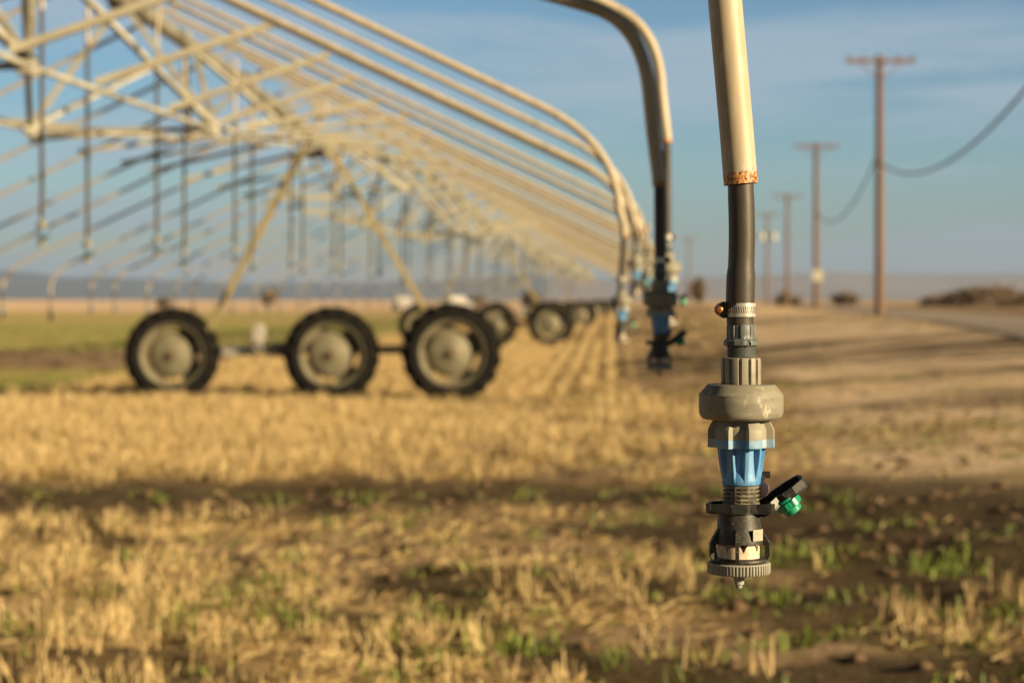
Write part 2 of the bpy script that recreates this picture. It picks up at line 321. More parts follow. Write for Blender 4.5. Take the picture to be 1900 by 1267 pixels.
# paved road beside the poles
yy = np.concatenate([np.linspace(22, 120, 60), np.linspace(125, 700, 40)]); tt = np.linspace(0, 1, 6)
rx = (5.1+.11*yy)[:, None]+tt[None]*4.1; ry = np.repeat(yy[:, None], 6, 1)
me = grid_mesh('road', rx, ry, height(rx, ry)+.02); me.materials.append(M['asphalt'])
o = bpy.data.objects.new('road', me); C.objects.link(o); tag(o, kind='structure')

# mountains
mx = np.linspace(-3600, 3600, 260); my = np.linspace(5300, 7200, 34); MX, MY = np.meshgrid(mx, my)
kx = np.array([-400, 0, 60, 130, 190, 320, 480, 650, 800, 930, 1100, 1300, 1420, 1540, 1700, 1900, 2300]); kh = np.array([60, 68, 64, 50, 55, 44, 40, 42, 40, 52, 46, 50, 56, 64, 58, 60, 52])
def ridge(MX, MY):
    px = 950+MX/MY*F; env = np.interp(px, kx, kh)/F*6000
    prof = np.exp(-((MY-6150)/420)**2)+.45*np.exp(-((MY-5650)/220)**2)
    return env*prof*(.86+.28*(fbm(MX, MY, .0018, 31, 5)-.5)+.0)-2
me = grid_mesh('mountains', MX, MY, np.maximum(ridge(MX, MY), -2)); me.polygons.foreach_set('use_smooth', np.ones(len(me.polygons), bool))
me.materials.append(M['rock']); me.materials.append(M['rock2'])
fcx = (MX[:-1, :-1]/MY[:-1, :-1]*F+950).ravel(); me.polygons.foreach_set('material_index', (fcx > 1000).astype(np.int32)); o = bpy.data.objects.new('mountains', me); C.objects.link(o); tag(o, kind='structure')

# ------------------------------------------------------------------ stubble and sprouts
def blades(name, pos, nper, hgt, spread, lean, wd, material, label, cat, hvar=.85, fold=True):
    k = len(pos); n = int(k*nper); idx = np.repeat(np.arange(k), nper)
    bx = pos[idx, 0]+rng.normal(0, spread, n); by = pos[idx, 1]+rng.normal(0, spread, n); bz = height(bx, by)-.01
    h = hgt*(1+hvar*(rng.random(n)-.6))*pos[idx, 2]; az = rng.random(n)*6.283; ln = rng.random(n)*lean
    dirx = np.cos(az); diry = np.sin(az); wa = rng.random(n)*6.283; wx = np.cos(wa)*wd/2; wy = np.sin(wa)*wd/2
    p0 = np.stack([bx-wx, by-wy, bz], -1); p1 = np.stack([bx+wx, by+wy, bz], -1)
    tx = bx+dirx*ln*h; ty = by+diry*ln*h; tz = bz+h*np.sqrt(np.maximum(0.05, 1-ln**2*.8))
    p2 = np.stack([tx+wx*.6, ty+wy*.6, tz], -1); p3 = np.stack([tx-wx*.6, ty-wy*.6, tz], -1)
    co = np.stack([p0, p1, p2, p3], 1).reshape(-1, 3); fc = np.arange(4*n).reshape(-1, 4)
    me = bpy.data.meshes.new(name); quads(me, co, fc)
    a = me.attributes.new('tint', 'FLOAT', 'FACE'); a.data.foreach_set('value', rng.random(n).astype(np.float32))
    me.materials.append(material); o = bpy.data.objects.new(name, me); C.objects.link(o); tag(o, label, cat, kind='stuff'); return o
def blade_mat(name, c0, c1, c2):
    m = bpy.data.materials.new(name); m.use_nodes = True; t = m.node_tree; b = t.nodes['Principled BSDF']; b.inputs['Roughness'].default_value = .6
    a = N(t, 'ShaderNodeAttribute', attribute_name='tint'); r = N(t, 'ShaderNodeValToRGB'); e = r.color_ramp.elements
    e[0].color = (*c0, 1); e[1].color = (*c2, 1); q = e.new(.5); q.color = (*c1, 1); t.links.new(a.outputs['Fac'], r.inputs[0]); t.links.new(r.outputs[0], b.inputs['Base Color'])
    return m
strawm = blade_mat('straw', (.30, .20, .08), (.56, .41, .18), (.78, .61, .32)); sproutm = blade_mat('sprout', (.06, .10, .012), (.15, .21, .025), (.30, .34, .06))
def scatter(x0, x1, y0, y1, dens, rows=None, jit=.02):
    n = int((x1-x0)*(y1-y0)*dens); x = rng.uniform(x0, x1, n); y = rng.uniform(y0, y1, n)
    if rows:
        e = x-.0496*y; e = np.round(e/rows)*rows+rng.normal(0, jit, n); x = e+.0496*y
    return x, y
def infield(x, y, m=1.15): return np.abs(x) < (y*.2547*m+1.0)
P = []
x, y = scatter(-9, 6, 16.2, 29.6, 46, .19); s = zones(x, y)[0]; k = (rng.random(len(x)) < s**1.2) & infield(x, y); P.append(np.stack([x, y, .75+.4*vnoise(x, y, .8, 5)], -1)[k])
x, y = scatter(-9, 6, 29.9, 60, 18, .38, .03); s = zones(x, y)[0]; k = (rng.random(len(x)) < s) & infield(x, y); P.append(np.stack([x, y, np.full(len(x), .8)], -1)[k])
x, y = scatter(-14, 9, 60, 150, 5, .76, .05); s = zones(x, y)[0]; k = (rng.random(len(x)) < s) & infield(x, y); P.append(np.stack([x, y, np.full(len(x), 1.0)], -1)[k])
x, y = scatter(-5, 5, 6.5, 16, 42, .19, .03); s = zones(x, y)[0]; k = (rng.random(len(x)) < np.clip(s*1.7-.35, 0, 1)*.7) & infield(x, y); P.append(np.stack([x, y, .45+.8*vnoise(x, y, 1.3, 8)**1.5], -1)[k])
x, y = scatter(-1, 15, 33, 110, 7); k = (rng.random(len(x)) < .55*sstep(.46, .6, fbm(x, y, .22, 81))*(1-.6*zones(x, y)[2])) & infield(x, y) & (zones(x, y)[0] < .3) & ~((x-.11*y > 4.6) & (x-.11*y < 9.6)); P.append(np.stack([x, y, np.full(len(x), .7)], -1)[k])
P = np.concatenate(P)
blades('stubble', P, 14, .16, .042, .75, .0065, strawm, 'golden dry cereal stubble standing in rows across the field', 'stubble')
# loose straw lying on the soil
x, y = scatter(-7, 7, 6.3, 29, 520); z_ = zones(x, y); s = z_[0]; k = (rng.random(len(x)) < (.05+.42*sstep(.44, .64, fbm(x, y, 1.4, 51))+.45*s)*(1-.95*z_[4])*(1-.4*z_[2])) & infield(x, y); Q = np.stack([x, y, np.ones(len(x))], -1)[k]
def litter(name, pos, ln, wd, m, label, cat):
    n = len(pos); a = rng.random(n)*6.283; l = ln*(.4+rng.random(n)); z = height(pos[:, 0], pos[:, 1])+.012+.02*rng.random(n); dz = .03*rng.random(n)
    dx, dy = np.cos(a)*l/2, np.sin(a)*l/2; wx, wy = -np.sin(a)*wd/2, np.cos(a)*wd/2
    p = [np.stack([pos[:, 0]+i*dx+j*wx, pos[:, 1]+i*dy+j*wy, z+(i > 0)*dz+(j > 0)*.004], -1) for i, j in ((-1, -1), (1, -1), (1, 1), (-1, 1))]
    co = np.stack(p, 1).reshape(-1, 3); me = bpy.data.meshes.new(name); quads(me, co, np.arange(4*n).reshape(-1, 4))
    a = me.attributes.new('tint', 'FLOAT', 'FACE'); a.data.foreach_set('value', rng.random(n).astype(np.float32)); me.materials.append(m)
    o = bpy.data.objects.new(name, me); C.objects.link(o); tag(o, label, cat, kind='stuff')
litter('straw_litter', Q, .085, .006, strawm, 'pale loose straw lying flat on the brown soil', 'straw')
G = []
x, y = scatter(-5, 5.5, 6.4, 15.9, 46); z_ = zones(x, y); s = z_[1]; k = (rng.random(len(x)) < s*.5*(1-.6*z_[4])+.03+.5*sstep(.45, .64, fbm(x, y, 1.6, 71))*sstep(-3.5, -.2, x)*sstep(13, 10.5, y)) & infield(x, y); G.append(np.stack([x, y, .6+1.0*rng.random(len(x))], -1)[k])
x, y = scatter(-9, 6, 16.5, 40, 14); s = zones(x, y)[1]; k = (rng.random(len(x)) < s*.9+.03+.10*sstep(.5, .65, fbm(x, y, 1.1, 97))*sstep(-2.5, .5, x)) & infield(x, y); G.append(np.stack([x, y, .5+.6*rng.random(len(x))], -1)[k])
x, y = scatter(-30, -3, 56, 110, 5); s = zones(x, y)[1]; k = (rng.random(len(x)) < s*.8) & infield(x, y); G.append(np.stack([x, y, .9+.6*rng.random(len(x))], -1)[k])
G = np.concatenate(G); blades('grass', G, 14, .058, .055, 1.0, .011, sproutm, 'bright green sprouts growing between the stubble clumps', 'grass')
# soil clods
x, y = scatter(-6, 8, 6.5, 24, 26); k = (rng.random(len(x)) < .5*(1-zones(x, y)[0])) & infield(x, y); x, y = x[k], y[k]; n = len(x)
base = np.array([(1, 0, 0), (-1, 0, 0), (0, 1, 0), (0, -1, 0), (0, 0, 1), (0, 0, -.6)], float); tri = np.array([(0, 2, 4), (2, 1, 4), (1, 3, 4), (3, 0, 4), (2, 0, 5), (1, 2, 5), (3, 1, 5), (0, 3, 5)])
sz = .012+.04*rng.random(n)**3; v = base[None]*(1+.5*(rng.random((n, 6, 3))-.5))*sz[:, None, None]*np.array([1.3, 1.3, .8]); v += np.stack([x, y, height(x, y)+sz*.2], -1)[:, None]
me = bpy.data.meshes.new('soil_clods'); quads(me, v.reshape(-1, 3), (tri[None]+6*np.arange(n)[:, None, None]).reshape(-1, 3)); me.materials.append(mat('clod_soil', (.20, .125, .07), .95))
o = bpy.data.objects.new('soil_clods', me); C.objects.link(o); tag(o, 'small brown soil clods lying across the bare dirt', 'soil', kind='stuff')

# ------------------------------------------------------------------ sprinkler head parts (built once; 1 px of the photo = U metres)
U = 1/1865.0
def Z(y): return (555-y)*U
def sprinkler_parts(parent, hi=True):
    """all parts below the clamp; local origin lies on the axis at photo row 555"""
    n = 96 if hi else 24
    def R(prof): return [(r*U, Z(y)) for r, y in prof]
    # barb fitting
    def lug(th, i): return 1+.07*(1 if math.cos(8*th) > .25 else 0)*(1 if 1 <= i <= 4 else 0)
    b = bmesh.new(); rev(b, R([(21, 598), (24, 602), (25, 605), (25, 620), (25, 627), (27, 630)]), n, lug)
    rev(b, R([(27, 629), (31, 632), (31.5, 634), (31.5, 640), (28, 642)]), n, lambda th, i: 1+.03*(math.cos(12*th) > 0))
    pr = []
    for k in range(5): y = 642+k*4.1; pr += [(24, y), (27.2, y+1.3), (27.2, y+2.2), (24, y+3.6)]
    rev(b, R(pr+[(22, 664)]), n)
    if hi:
        for a in (-2.5, -2.36, -2.22, -2.08): box(b, (math.cos(a)*31.5*U, math.sin(a)*31.5*U, Z(636)), (2.4*U, 2.4*U, 8*U), Matrix.Rotation(a, 3, 'Z'))
        rg = [(4.2*math.cos(t)*U, 4.2*math.sin(t)*U) for t in [i*math.pi/4 for i in range(9)]]; c0 = Vector((11*U, -30.5*U, Z(637)))
        tube(b, [c0+Vector((p[0], 0, p[1])) for p in rg], .9*U, 6)
    obj('barb_fitting', b, 'slate', parent)
    # swivel coupling (fluted)
    def flute(th, i): return 1-.13*(1 if math.cos(13*th+.6) < -.5 else 0)*(1 if 2 <= i <= 4 else 0)
    b = bmesh.new(); rev(b, R([(30, 663), (35.5, 664), (37, 669), (37, 700), (37, 711), (36, 713)]), n*2 if hi else n, flute); obj('swivel_coupling', b, 'tan', parent)
    # weight
    pr = [(40, 712.6), (62, 713), (62.8, 713.4), (77.6, 730.5), (78.2, 731.5), (78.3, 748), (78, 763), (77, 768), (74.5, 773), (70, 776.5), (62, 777.8), (40, 778)]
    b = bmesh.new(); rev(b, R(pr), n); obj('drop_weight', b, 'weight', parent, angle=18)
    # pressure regulator: lobed grey cap over a lobed blue ring and ribbed blue body
    def lobe(th, i):
        c = math.cos(6*(th+.18)); t = min(1, max(0, (c+.05)/.3)); t = t*t*(3-2*t); return .80+.20*t
    b = bmesh.new(); rev(b, R([(44, 777), (52, 778.5), (53, 780), (60, 793), (61.5, 797), (61.5, 813)]), n*2 if hi else n, lambda th, i: lobe(th, i) if i >= 1 else .84)
    reg = obj('pressure_regulator', b, 'tan', parent)
    b = bmesh.new(); rev(b, R([(58, 812.8), (61.7, 813.3), (61.9, 828), (60.5, 829.5), (40, 829.6)]), n*2 if hi else n, lambda th, i: lobe(th, i) if i < 4 else 1)
    obj('regulator_ring', b, 'bluering', reg)
    rows = [829, 840, 852, 864, 874, 882, 889, 897, 899]; ro = [44.5, 44, 42.5, 40.8, 39, 37.6, 36.3, 35.8, 34]; ri = [33, 32.5, 32.5, 33, 33.5, 34.3, 35.4, 35.8, 34]
    def rib(th, i):
        c = math.cos(9*(th+.02)); t = min(1, max(0, (c-.35)/.4)); t = t*t*(3-2*t); return (ri[i]+(ro[i]-ri[i])*t)/ro[i]
    b = bmesh.new(); rev(b, R(list(zip(ro, rows))), n*2 if hi else n, rib); obj('regulator_body', b, 'blue', reg, angle=50)
    # thread under it
    b = bmesh.new(); pr = []
    for k in range(5): y = 899+k*7.6; pr += [(29, y), (33.5+.2*k, y+1.2), (33.5+.2*k, y+5), (29, y+6)]
    rev(b, R(pr+[(29, 940)]), n)
    if hi:
        for a in (-2.0, -1.65, -1.25, -.95): box(b, (math.cos(a)*33.2*U, math.sin(a)*33.2*U, Z(918)), (1.6*U, 1.6*U, 34*U), Matrix.Rotation(a, 3, 'Z'))
    obj('threaded_neck', b, 'thread', parent)
    # nozzle holder: hexagonal collar with a tray arm that carries a spare nozzle
    b = bmesh.new(); pts = [(-67, -14), (-60, -30), (-22, -43), (6, -43), (14, -36), (26, -34), (51, -38), (60, -22), (60, 22), (40, 40), (-22, 43), (-58, 22)]
    def prism(bm, pts, z0, z1, hole=None, T=None):
        T = T or (lambda p: p); lo = [bm.verts.new(T(Vector((x*U, y*U, z0)))) for x, y in pts]; hi_ = [bm.verts.new(T(Vector((x*U, y*U, z1)))) for x, y in pts]; k = len(pts)
        for i in range(k): bm.faces.new((lo[i], lo[(i+1) % k], hi_[(i+1) % k], hi_[i]))
        if hole is None: bm.faces.new(lo); bm.faces.new(hi_)
        else:
            hl = [bm.verts.new(T(Vector((x*U, y*U, z0)))) for x, y in hole]; hh = [bm.verts.new(T(Vector((x*U, y*U, z1)))) for x, y in hole]
            for i in range(k):
                j = (i+1) % k; bm.faces.new((hl[i], hl[j], hh[j], hh[i])); bm.faces.new((lo[i], lo[j], hl[j], hl[i])); bm.faces.new((hi_[i], hi_[j], hh[j], hh[i]))
    prism(b, pts, Z(950), Z(947)); prism(b, pts, Z(947.2), Z(932), hole=[(x*.91, y*.88) for x, y in pts])
    th = math.radians(35); u = Vector((math.cos(th), 0, math.sin(th))); nrm = Vector((-math.sin(th), 0, math.cos(th)))
    roll = Matrix.Rotation(math.radians(7), 3, u); v = roll @ Vector((0, 1, 0)); nn = roll @ nrm
    org = Vector((71*U, 6*U, Z(934)))
    T = lambda p: org+u*p.x+v*p.y+nn*p.z
    tray = [(-38, -24), (-14, -28), (2, -20), (14, -28), (34, -28), (60, -20), (64, 0), (60, 22), (34, 30), (0, 30), (-36, 24), (-44, 0)]
    prism(b, tray, 0, 3*U, None, T); prism(b, tray, 3.1*U, 19*U, [(x*.9+1, y*.86) for x, y in tray], T)
    bar(b, (44*U, 34*U, Z(940)), T(Vector((-10*U, 26*U, 12*U))), 14*U, 12*U)
    bar(b, (30*U, 38*U, Z(935)), (44*U, 40*U, Z(884)), 16*U, 10*U); box(b, (46*U, 42*U, Z(884)), (26*U, 14*U, 12*U))
    if hi: bmesh.ops.bevel(b, geom=[e for e in b.edges], offset=.7*U, segments=1, affect='EDGES', clamp_overlap=True)
    hold = obj('nozzle_holder', b, 'black', parent, angle=30)
    g = bmesh.new()
    def revT(bm, prof, n_, c, ax, notch=False):
        q = ax.to_track_quat('Z', 'Y').to_matrix(); rings = []
        for r, z in prof:
            rings.append([bm.verts.new(c+q @ Vector((r*U*math.cos(2*math.pi*k/n_), r*U*math.sin(2*math.pi*k/n_), z*U))) for k in range(n_)])
        for a, d in zip(rings, rings[1:]):
            for k in range(n_): bm.faces.new((a[k], a[(k+1) % n_], d[(k+1) % n_], d[k]))
        bm.faces.new(rings[0]); bm.faces.new(rings[-1])
    cc = T(Vector((14*U, -4*U, 0))); m_ = 40 if hi else 12
    revT(g, [(24, -6), (25, -5), (25, -2), (24, -1)], m_, cc, -nn)
    revT(g, [(16, 0), (24.5, 1), (25, 14), (23, 16), (18, 16), (17.5, 26), (15.5, 28), (6, 28)], m_, cc, -nn)
    if hi:
        k = cc-nn*8*U-v*23.5*U; box(g, k+u*6*U, (3*U, 4*U, 13*U), Matrix((u, v, nn)).transposed()); box(g, k-u*8*U, (3*U, 4*U, 13*U), Matrix((u, v, nn)).transposed()); box(g, k-nn*5.5*U-u*U, (14*U, 4*U, 2.5*U), Matrix((u, v, nn)).transposed())
    obj('spare_nozzle', g, 'green', hold)
    g = bmesh.new(); revT(g, [(8, -3), (14.5, -2), (15.5, 0), (14.5, 2), (8, 3)], m_, Vector((38*U, -4*U, Z(907))), Vector((-.55, -1, .15)).normalized()); obj('nozzle_disc', g, 'lav', hold)
    # sprinkler body: upper bell plus four fins standing on a ring
    cx = -4*U
    b = bmesh.new(); rev(b, R([(30, 949), (38, 950), (39.5, 962), (41, 980), (46, 1000), (46, 1006), (36, 1008.5), (20, 1009), (12, 1013), (6, 1016)]), n, cx=cx)
    rev(b, R([(30, 1033), (47, 1032.5), (52, 1035), (53, 1038), (50, 1041.5), (30, 1042)]), n, cx=cx)
    def fin(a, inner=34):
        pr = [(inner, 950), (41, 950), (43, 975), (51, 988), (62, 1004), (62.5, 1029), (58, 1036), (45, 1038), (45, 1033), (52, 1030), (53, 1010), (42, 1004), (inner, 1004)]
        ca, sa = math.cos(a), math.sin(a); th_ = 3.4*U; fs = []
        for s in (-1, 1): fs.append([b.verts.new((cx+r*.93*U*ca-s*th_*sa, r*.93*U*sa+s*th_*ca, Z(y))) for r, y in pr])
        k = len(pr)
        for i in range(k): b.faces.new((fs[0][i], fs[0][(i+1) % k], fs[1][(i+1) % k], fs[1][i]))
        b.faces.new(fs[0]); b.faces.new(fs[1][::-1])
    for a in (-1.74, -.32, .95, 2.55, -2.85): fin(a)
    body = obj('sprinkler_body', b, 'dusty', parent)
    if hi:
        b = bmesh.new(); R0 = 47.5
        q = [[b.verts.new((cx+(R0+d)*U*math.cos(a), (R0+d)*U*math.sin(a), Z(y))) for a in [-1.12+.09*i for i in range(7)] for y in (978, 999)] for d in (0, 1.6)]
        for i in range(6):
            for s in (0, 1): b.faces.new((q[s][2*i], q[s][2*i+1], q[s][2*i+3], q[s][2*i+2]))
            b.faces.new((q[0][2*i], q[1][2*i], q[1][2*i+2], q[0][2*i+2])); b.faces.new((q[0][2*i+1], q[1][2*i+1], q[1][2*i+3], q[0][2*i+3]))
        b.faces.new((q[0][0], q[0][1], q[1][1], q[1][0])); b.faces.new((q[0][12], q[0][13], q[1][13], q[1][12]))
        obj('size_tag', b, 'tag', body)
    # toothed deflector
    b = bmesh.new(); k = 120 if hi else 24; nt_ = 8
    def tooth(a): f = ((a*nt_/(2*math.pi)+.35) % 1); return Z(1010)-(13*U*max(0, 1-abs(f-.5)*5.0)) - .8*U*math.cos(a*3)
    ring = [[], [], [], []]
    for i in range(k):
        a = 2*math.pi*i/k; c_, s_ = math.cos(a), math.sin(a); zt = tooth(a)
        for j, (r, z) in enumerate(((39.5, Z(1033)), (39, zt), (34.5, zt), (33.5, Z(1029)))): ring[j].append(b.verts.new((cx+r*U*c_, r*U*s_, z)))
    for j in range(3):
        for i in range(k): b.faces.new((ring[j][i], ring[j][(i+1) % k], ring[j+1][(i+1) % k], ring[j+1][i]))
    b.faces.new(ring[3]); b.faces.new(ring[0]); obj('deflector', b, 'cream', parent, angle=40)
    # knurled ring and pin
    b = bmesh.new(); rev(b, R([(30, 1041.5), (56.5, 1042), (58.5, 1044), (58.5, 1046), (58.5, 1060), (57, 1062.5), (30, 1063)]), n*4 if hi else n, (lambda th, i: 1-.045*(math.cos(58*th) < .1)*(3 <= i <= 5)) if hi else None, cx=cx)
    cap = obj('knurled_ring', b, 'knurl', parent)
    b = bmesh.new(); rev(b, R([(22, 1062.5), (20, 1064), (11, 1068.5), (10, 1070), (9.6, 1083), (6.8, 1085), (6.5, 1088.5), (4.5, 1091), (1, 1092)]), 32, cx=cx)
    if hi:
        for a in (-2.6, -1.9, -1.2, -.5): bar(b, (cx+8*U*math.cos(a), 8*U*math.sin(a), Z(1072)), (cx+24*U*math.cos(a), 24*U*math.sin(a), Z(1063)), 2.4*U)
    obj('centre_pin', b, 'knurl', cap)
def clamp_parts(parent, z, hi=True, side=-1):
    """worm-drive clamp centred at height z"""
    b = bmesh.new(); h = 13*U; n = 64 if hi else 16
    rev(b, [(25*U, z+h), (27.3*U, z+h-.3*U), (27.5*U, z), (27.3*U, z-h+.3*U), (25*U, z-h)], n)
    cl = obj('hose_clamp', b, 'clampm', parent)
    if hi:
        b = bmesh.new()
        for k in range(17):
            a = -2.75+.155*k; box(b, (27.2*U*math.cos(a), 27.2*U*math.sin(a), z), (1.0*U, 1.15*U, 12.5*U), Matrix.Rotation(a, 3, 'Z') @ Matrix.Rotation(math.radians(9), 3, 'X'))
        obj('band_slots', b, 'dark', cl)
    b = bmesh.new(); s = side; pr = [(24, -14.5), (33, -15.5), (42, -10), (47.5, -4), (48, 4), (43, 11), (33, 15.5), (24, 14.5)]
    fs = [[b.verts.new((s*x*U, y*U, z+q*U)) for x, q in pr] for y in (-9, 17)]
    for i in range(8): b.faces.new((fs[0][i], fs[0][(i+1) % 8], fs[1][(i+1) % 8], fs[1][i]))
    b.faces.new(fs[0]); b.faces.new(fs[1][::-1]); obj('worm_housing', b, 'house', cl)
    b = bmesh.new(); q = [[b.verts.new((s*41*U+r*U*math.cos(t), y*U, z+.5*U+r*U*math.sin(t))) for t in [i*math.pi/8 for i in range(16)]] for r, y in ((6, -9), (6, -13), (4.5, -14), (1.6, -14), (1.5, -11.5))]
    for a, d in zip(q, q[1:]):
        for i in range(16): b.faces.new((a[i], a[(i+1) % 16], d[(i+1) % 16], d[i]))
    b.faces.new(q[-1]); obj('clamp_screw', b, 'copper', cl)
def pipe_mesh(pts, r, parent, n=20):
    """painted pipe, last point is the cut lower end; carries distance-to-end for the rusty lip"""
    b = bmesh.new(); pts = [Vector(p) for p in pts]
    L_ = [0]
    for a, c in zip(pts[::-1], pts[::-1][1:]): L_.append(L_[-1]+(a-c).length)
    L_ = L_[::-1]
    tube(b, pts, r, n, cap=False); inner = pts[-3:]
    lay = b.verts.layers.float.new('lip'); b.verts.ensure_lookup_table()
    for i, l in enumerate(L_):
        for k in range(n): b.verts[i*n+k][lay] = l
    # rolled lip at the cut end
    last = [b.verts[(len(pts)-1)*n+k] for k in range(n)]; c = pts[-1]; t = (pts[-1]-pts[-2]).normalized()
    inn = [b.verts.new(c+(v.co-c)*.86) for v in last]; deep = [b.verts.new(c+(v.co-c)*.86-t*.03) for v in last]
    for k in range(n):
        b.faces.new((last[k], last[(k+1) % n], inn[(k+1) % n], inn[k])); b.faces.new((inn[k], inn[(k+1) % n], deep[(k+1) % n], deep[k]))
    for v in inn+deep: v[lay] = 0.0
    b.verts.ensure_lookup_table(); b.faces.new([b.verts[k] for k in range(n)])
    return obj('drop_pipe', b, 'pipe', parent)

# ------------------------------------------------------------------ prototype heads
head_hi = empty('head_hi'); sprinkler_parts(head_hi, True)
head_lo = empty('head_lo'); sprinkler_parts(head_lo, False)
def merge_head():
    """one small sprinkler head mesh for the far drops (a few pixels each)"""
    b = bmesh.new()
    def R(p): return [(r*U, Z(y)) for r, y in p]
    rev(b, R([(25, 598), (27, 640), (37, 664), (37, 712), (76, 716), (78, 770), (55, 779), (61, 812)]), 10)
    return b
def far_head(parent):
    obj('drop_weight', merge_head(), 'weight', parent)
    b = bmesh.new(); rev(b, [(r*U, Z(y)) for r, y in [(60, 813), (60, 829), (43, 830), (35, 898)]], 10); obj('pressure_regulator', b, 'blue', parent)
    b = bmesh.new(); rev(b, [(r*U, Z(y)) for r, y in [(33, 899), (34, 940), (60, 941), (60, 950), (38, 951), (50, 1000), (55, 1036), (58, 1042), (58, 1062), (10, 1066), (8, 1090)]], 10); box(b, (70*U, 0, Z(915)), (70*U, 40*U, 22*U), Matrix.Rotation(math.radians(-38), 3, 'Y')); obj('sprinkler_body', b, 'dusty', parent)
head_far = empty('head_far'); far_head(head_far)
for h in (head_hi, head_lo, head_far): learn(h)
def put_head(kind, parent, rz=0, at=(0, 0, 0)):
    for ch in KIDS[kind.name]:
        c = copy_tree(ch, parent); c.location = at; c.rotation_euler = (0, 0, rz)
LAST = ['']
def boom(name, loc, top_z, clamp_z, zh, pts, label, group, level=2, rz=0, side=-1, hose_top=None, cat='sprinkler drop', r=.0165, lean=0):
    """loc: axis of the head on the ground plan; zh: world height that photo row 555 of the head model maps to"""
    root = empty(name, (loc[0], loc[1], 0)); tag(root, label, cat, group); LAST[0] = root.name
    pts = [Vector(p)-Vector((loc[0], loc[1], 0)) for p in pts]; n = (32, 14, 8)[2-level]
    pipe_mesh(pts, r, root, n)
    e = pts[-1]; b = bmesh.new(); zc = clamp_z; hz = [e+Vector((0, 0, .05)), e+Vector((0, 0, -.005))]
    z0 = e.z-.005; z1 = zh+Z(601); k = 14 if level == 2 else 4
    rr = [.0128, .0128]
    for i in range(1, k+1):
        t = i/k; zz = z0+(z1-z0)*t; hz.append(Vector((e.x*(1-t)+.0010*math.sin(t*5.0)*(level == 2), e.y*(1-t), zz)))
        dz = abs(zz-(zc)); rr.append(.0131+(.0012 if zz < zc+.035 else 0)-(.0009 if zz < zc-.004 else 0))
    if r == .018: rr = [q*1.35 for q in rr]
    tube(b, hz, rr, n if level < 2 else 40); obj('hose', b, 'hose', root)
    if level: 
        for ch in ():
            pass
        clamp_parts(root, zc, level == 2, side)
    put_head((head_far, head_lo, head_hi)[level], root, rz, (0, 0, zh))
    return root
def W(px, py, d): return Vector(((px-950)/F*d, d, CH+(HZ-py)/F*d))
def cx(d): return -4.8+PX*d
# nearest drop, in focus
p = [Vector((cx(2)-.4, 2.0, CH+2.95)), Vector((cx(2)+.6, 2.0, CH+2.5)), Vector((cx(2)+2.4, 2.0, CH+1.68))]
p += arc(Vector((-.28, 2.0, CH+.85)), Vector((.12, 2.0, CH+.66)), Vector((.168, 2.0, CH+.36)), 16)
p += [W(1338, -60, 2), W(1345, 0, 2), W(1352, 80, 2), W(1360, 170, 2), W(1367, 250, 2), W(1371, 300, 2), W(1373, 325, 2), W(1374.5, 342, 2)]
boom('sprinkler_drop', (W(1375, 0, 2).x, 2.0), 0, CH+Z(575), CH, p, 'sharp nearest sprinkler drop with a grey disc weight, blue regulator and green spare nozzle', 'sprinkler drops on the long right arms', 2, r=.0169)

ZN = [3.74, 3.40, 3.02, 2.95, 3.02, 3.40, 3.74]; WN = [.22, .62, .85, .86, .85, .62, .22]
def brace(root, d, side, xb, zb):
    """stay from the truss chord out to the arm"""
    q = ((d+4) % 34)/34*6; i = min(5, int(q)); f = q-i; zc = ZN[i]*(1-f)+ZN[i+1]*f; wc = WN[i]*(1-f)+WN[i+1]*f
    b = bmesh.new(); o = Vector(root.location); bar(b, Vector((cx(d)+side*wc, d, zc+.05))-o, Vector((xb, d, zb+.03))-o, .058, .05); obj('arm_brace', b, 'bright', root)
def right_pts(d, xe, z_end, arm_z=.63, lx=.45, turn=.30, gap=0):
    a = Vector((cx(d)-.5, d, CH+arm_z+.47*(xe-(cx(d)-.5)))); c = Vector((xe, d, CH+arm_z))
    e = Vector((xe, d, CH+arm_z-.28)); s = c-Vector((.34, 0, -.16))
    return [a, a*.5+s*.5]+arc(s, c+Vector((-.01, 0, .01)), e, 8)+[Vector((xe+.02, d, z_end+.05)), Vector((xe+.02, d, z_end))]
# shaded second drop and the sunlit one just behind it
p = [Vector((cx(4.8)-.4, 4.8, CH+2.95)), Vector((cx(4.8)+2.2, 4.8, CH+1.75)), W(960, -25, 4.8), W(1040, -3, 4.8)]+arc(W(1095, 13, 4.8), W(1195, 40, 4.8), W(1205, 180, 4.8), 12)+[W(1212, 250, 4.8), W(1222, 328, 4.8), W(1223, 345, 4.8)]
boom('sprinkler_drop', (W(1225, 0, 4.8).x, 4.8), 0, CH+W(0, 483, 4.8).z-CH, W(0, 483, 4.8).z-Z(575), p, 'shaded sprinkler drop with dark blue regulator, hanging straight behind the sharp one on its left', 'sprinkler drops on the long right arms', 1, side=1)
p = [Vector((cx(6)-.4, 6, CH+3.1)), Vector((cx(6)+2.2, 6, CH+1.95)), W(1010, -42, 6), W(1090, -8, 6)]+arc(W(1145, 18, 6), W(1222, 55, 6), W(1226, 165, 6), 12)+[W(1232, 220, 6), W(1236, 250, 6), W(1237, 265, 6)]
boom('sprinkler_drop', (W(1238, 0, 6).x, 6), 0, W(0, 440, 6).z, W(0, 440, 6).z-Z(575), p, 'sunlit sprinkler drop half hidden behind the shaded drop, its pipe ending higher up', 'sprinkler drops on the long right arms', 1, side=1)
p = right_pts(8.4, W(1149, 0, 8.4).x, W(0, 440, 8.4).z, .65)
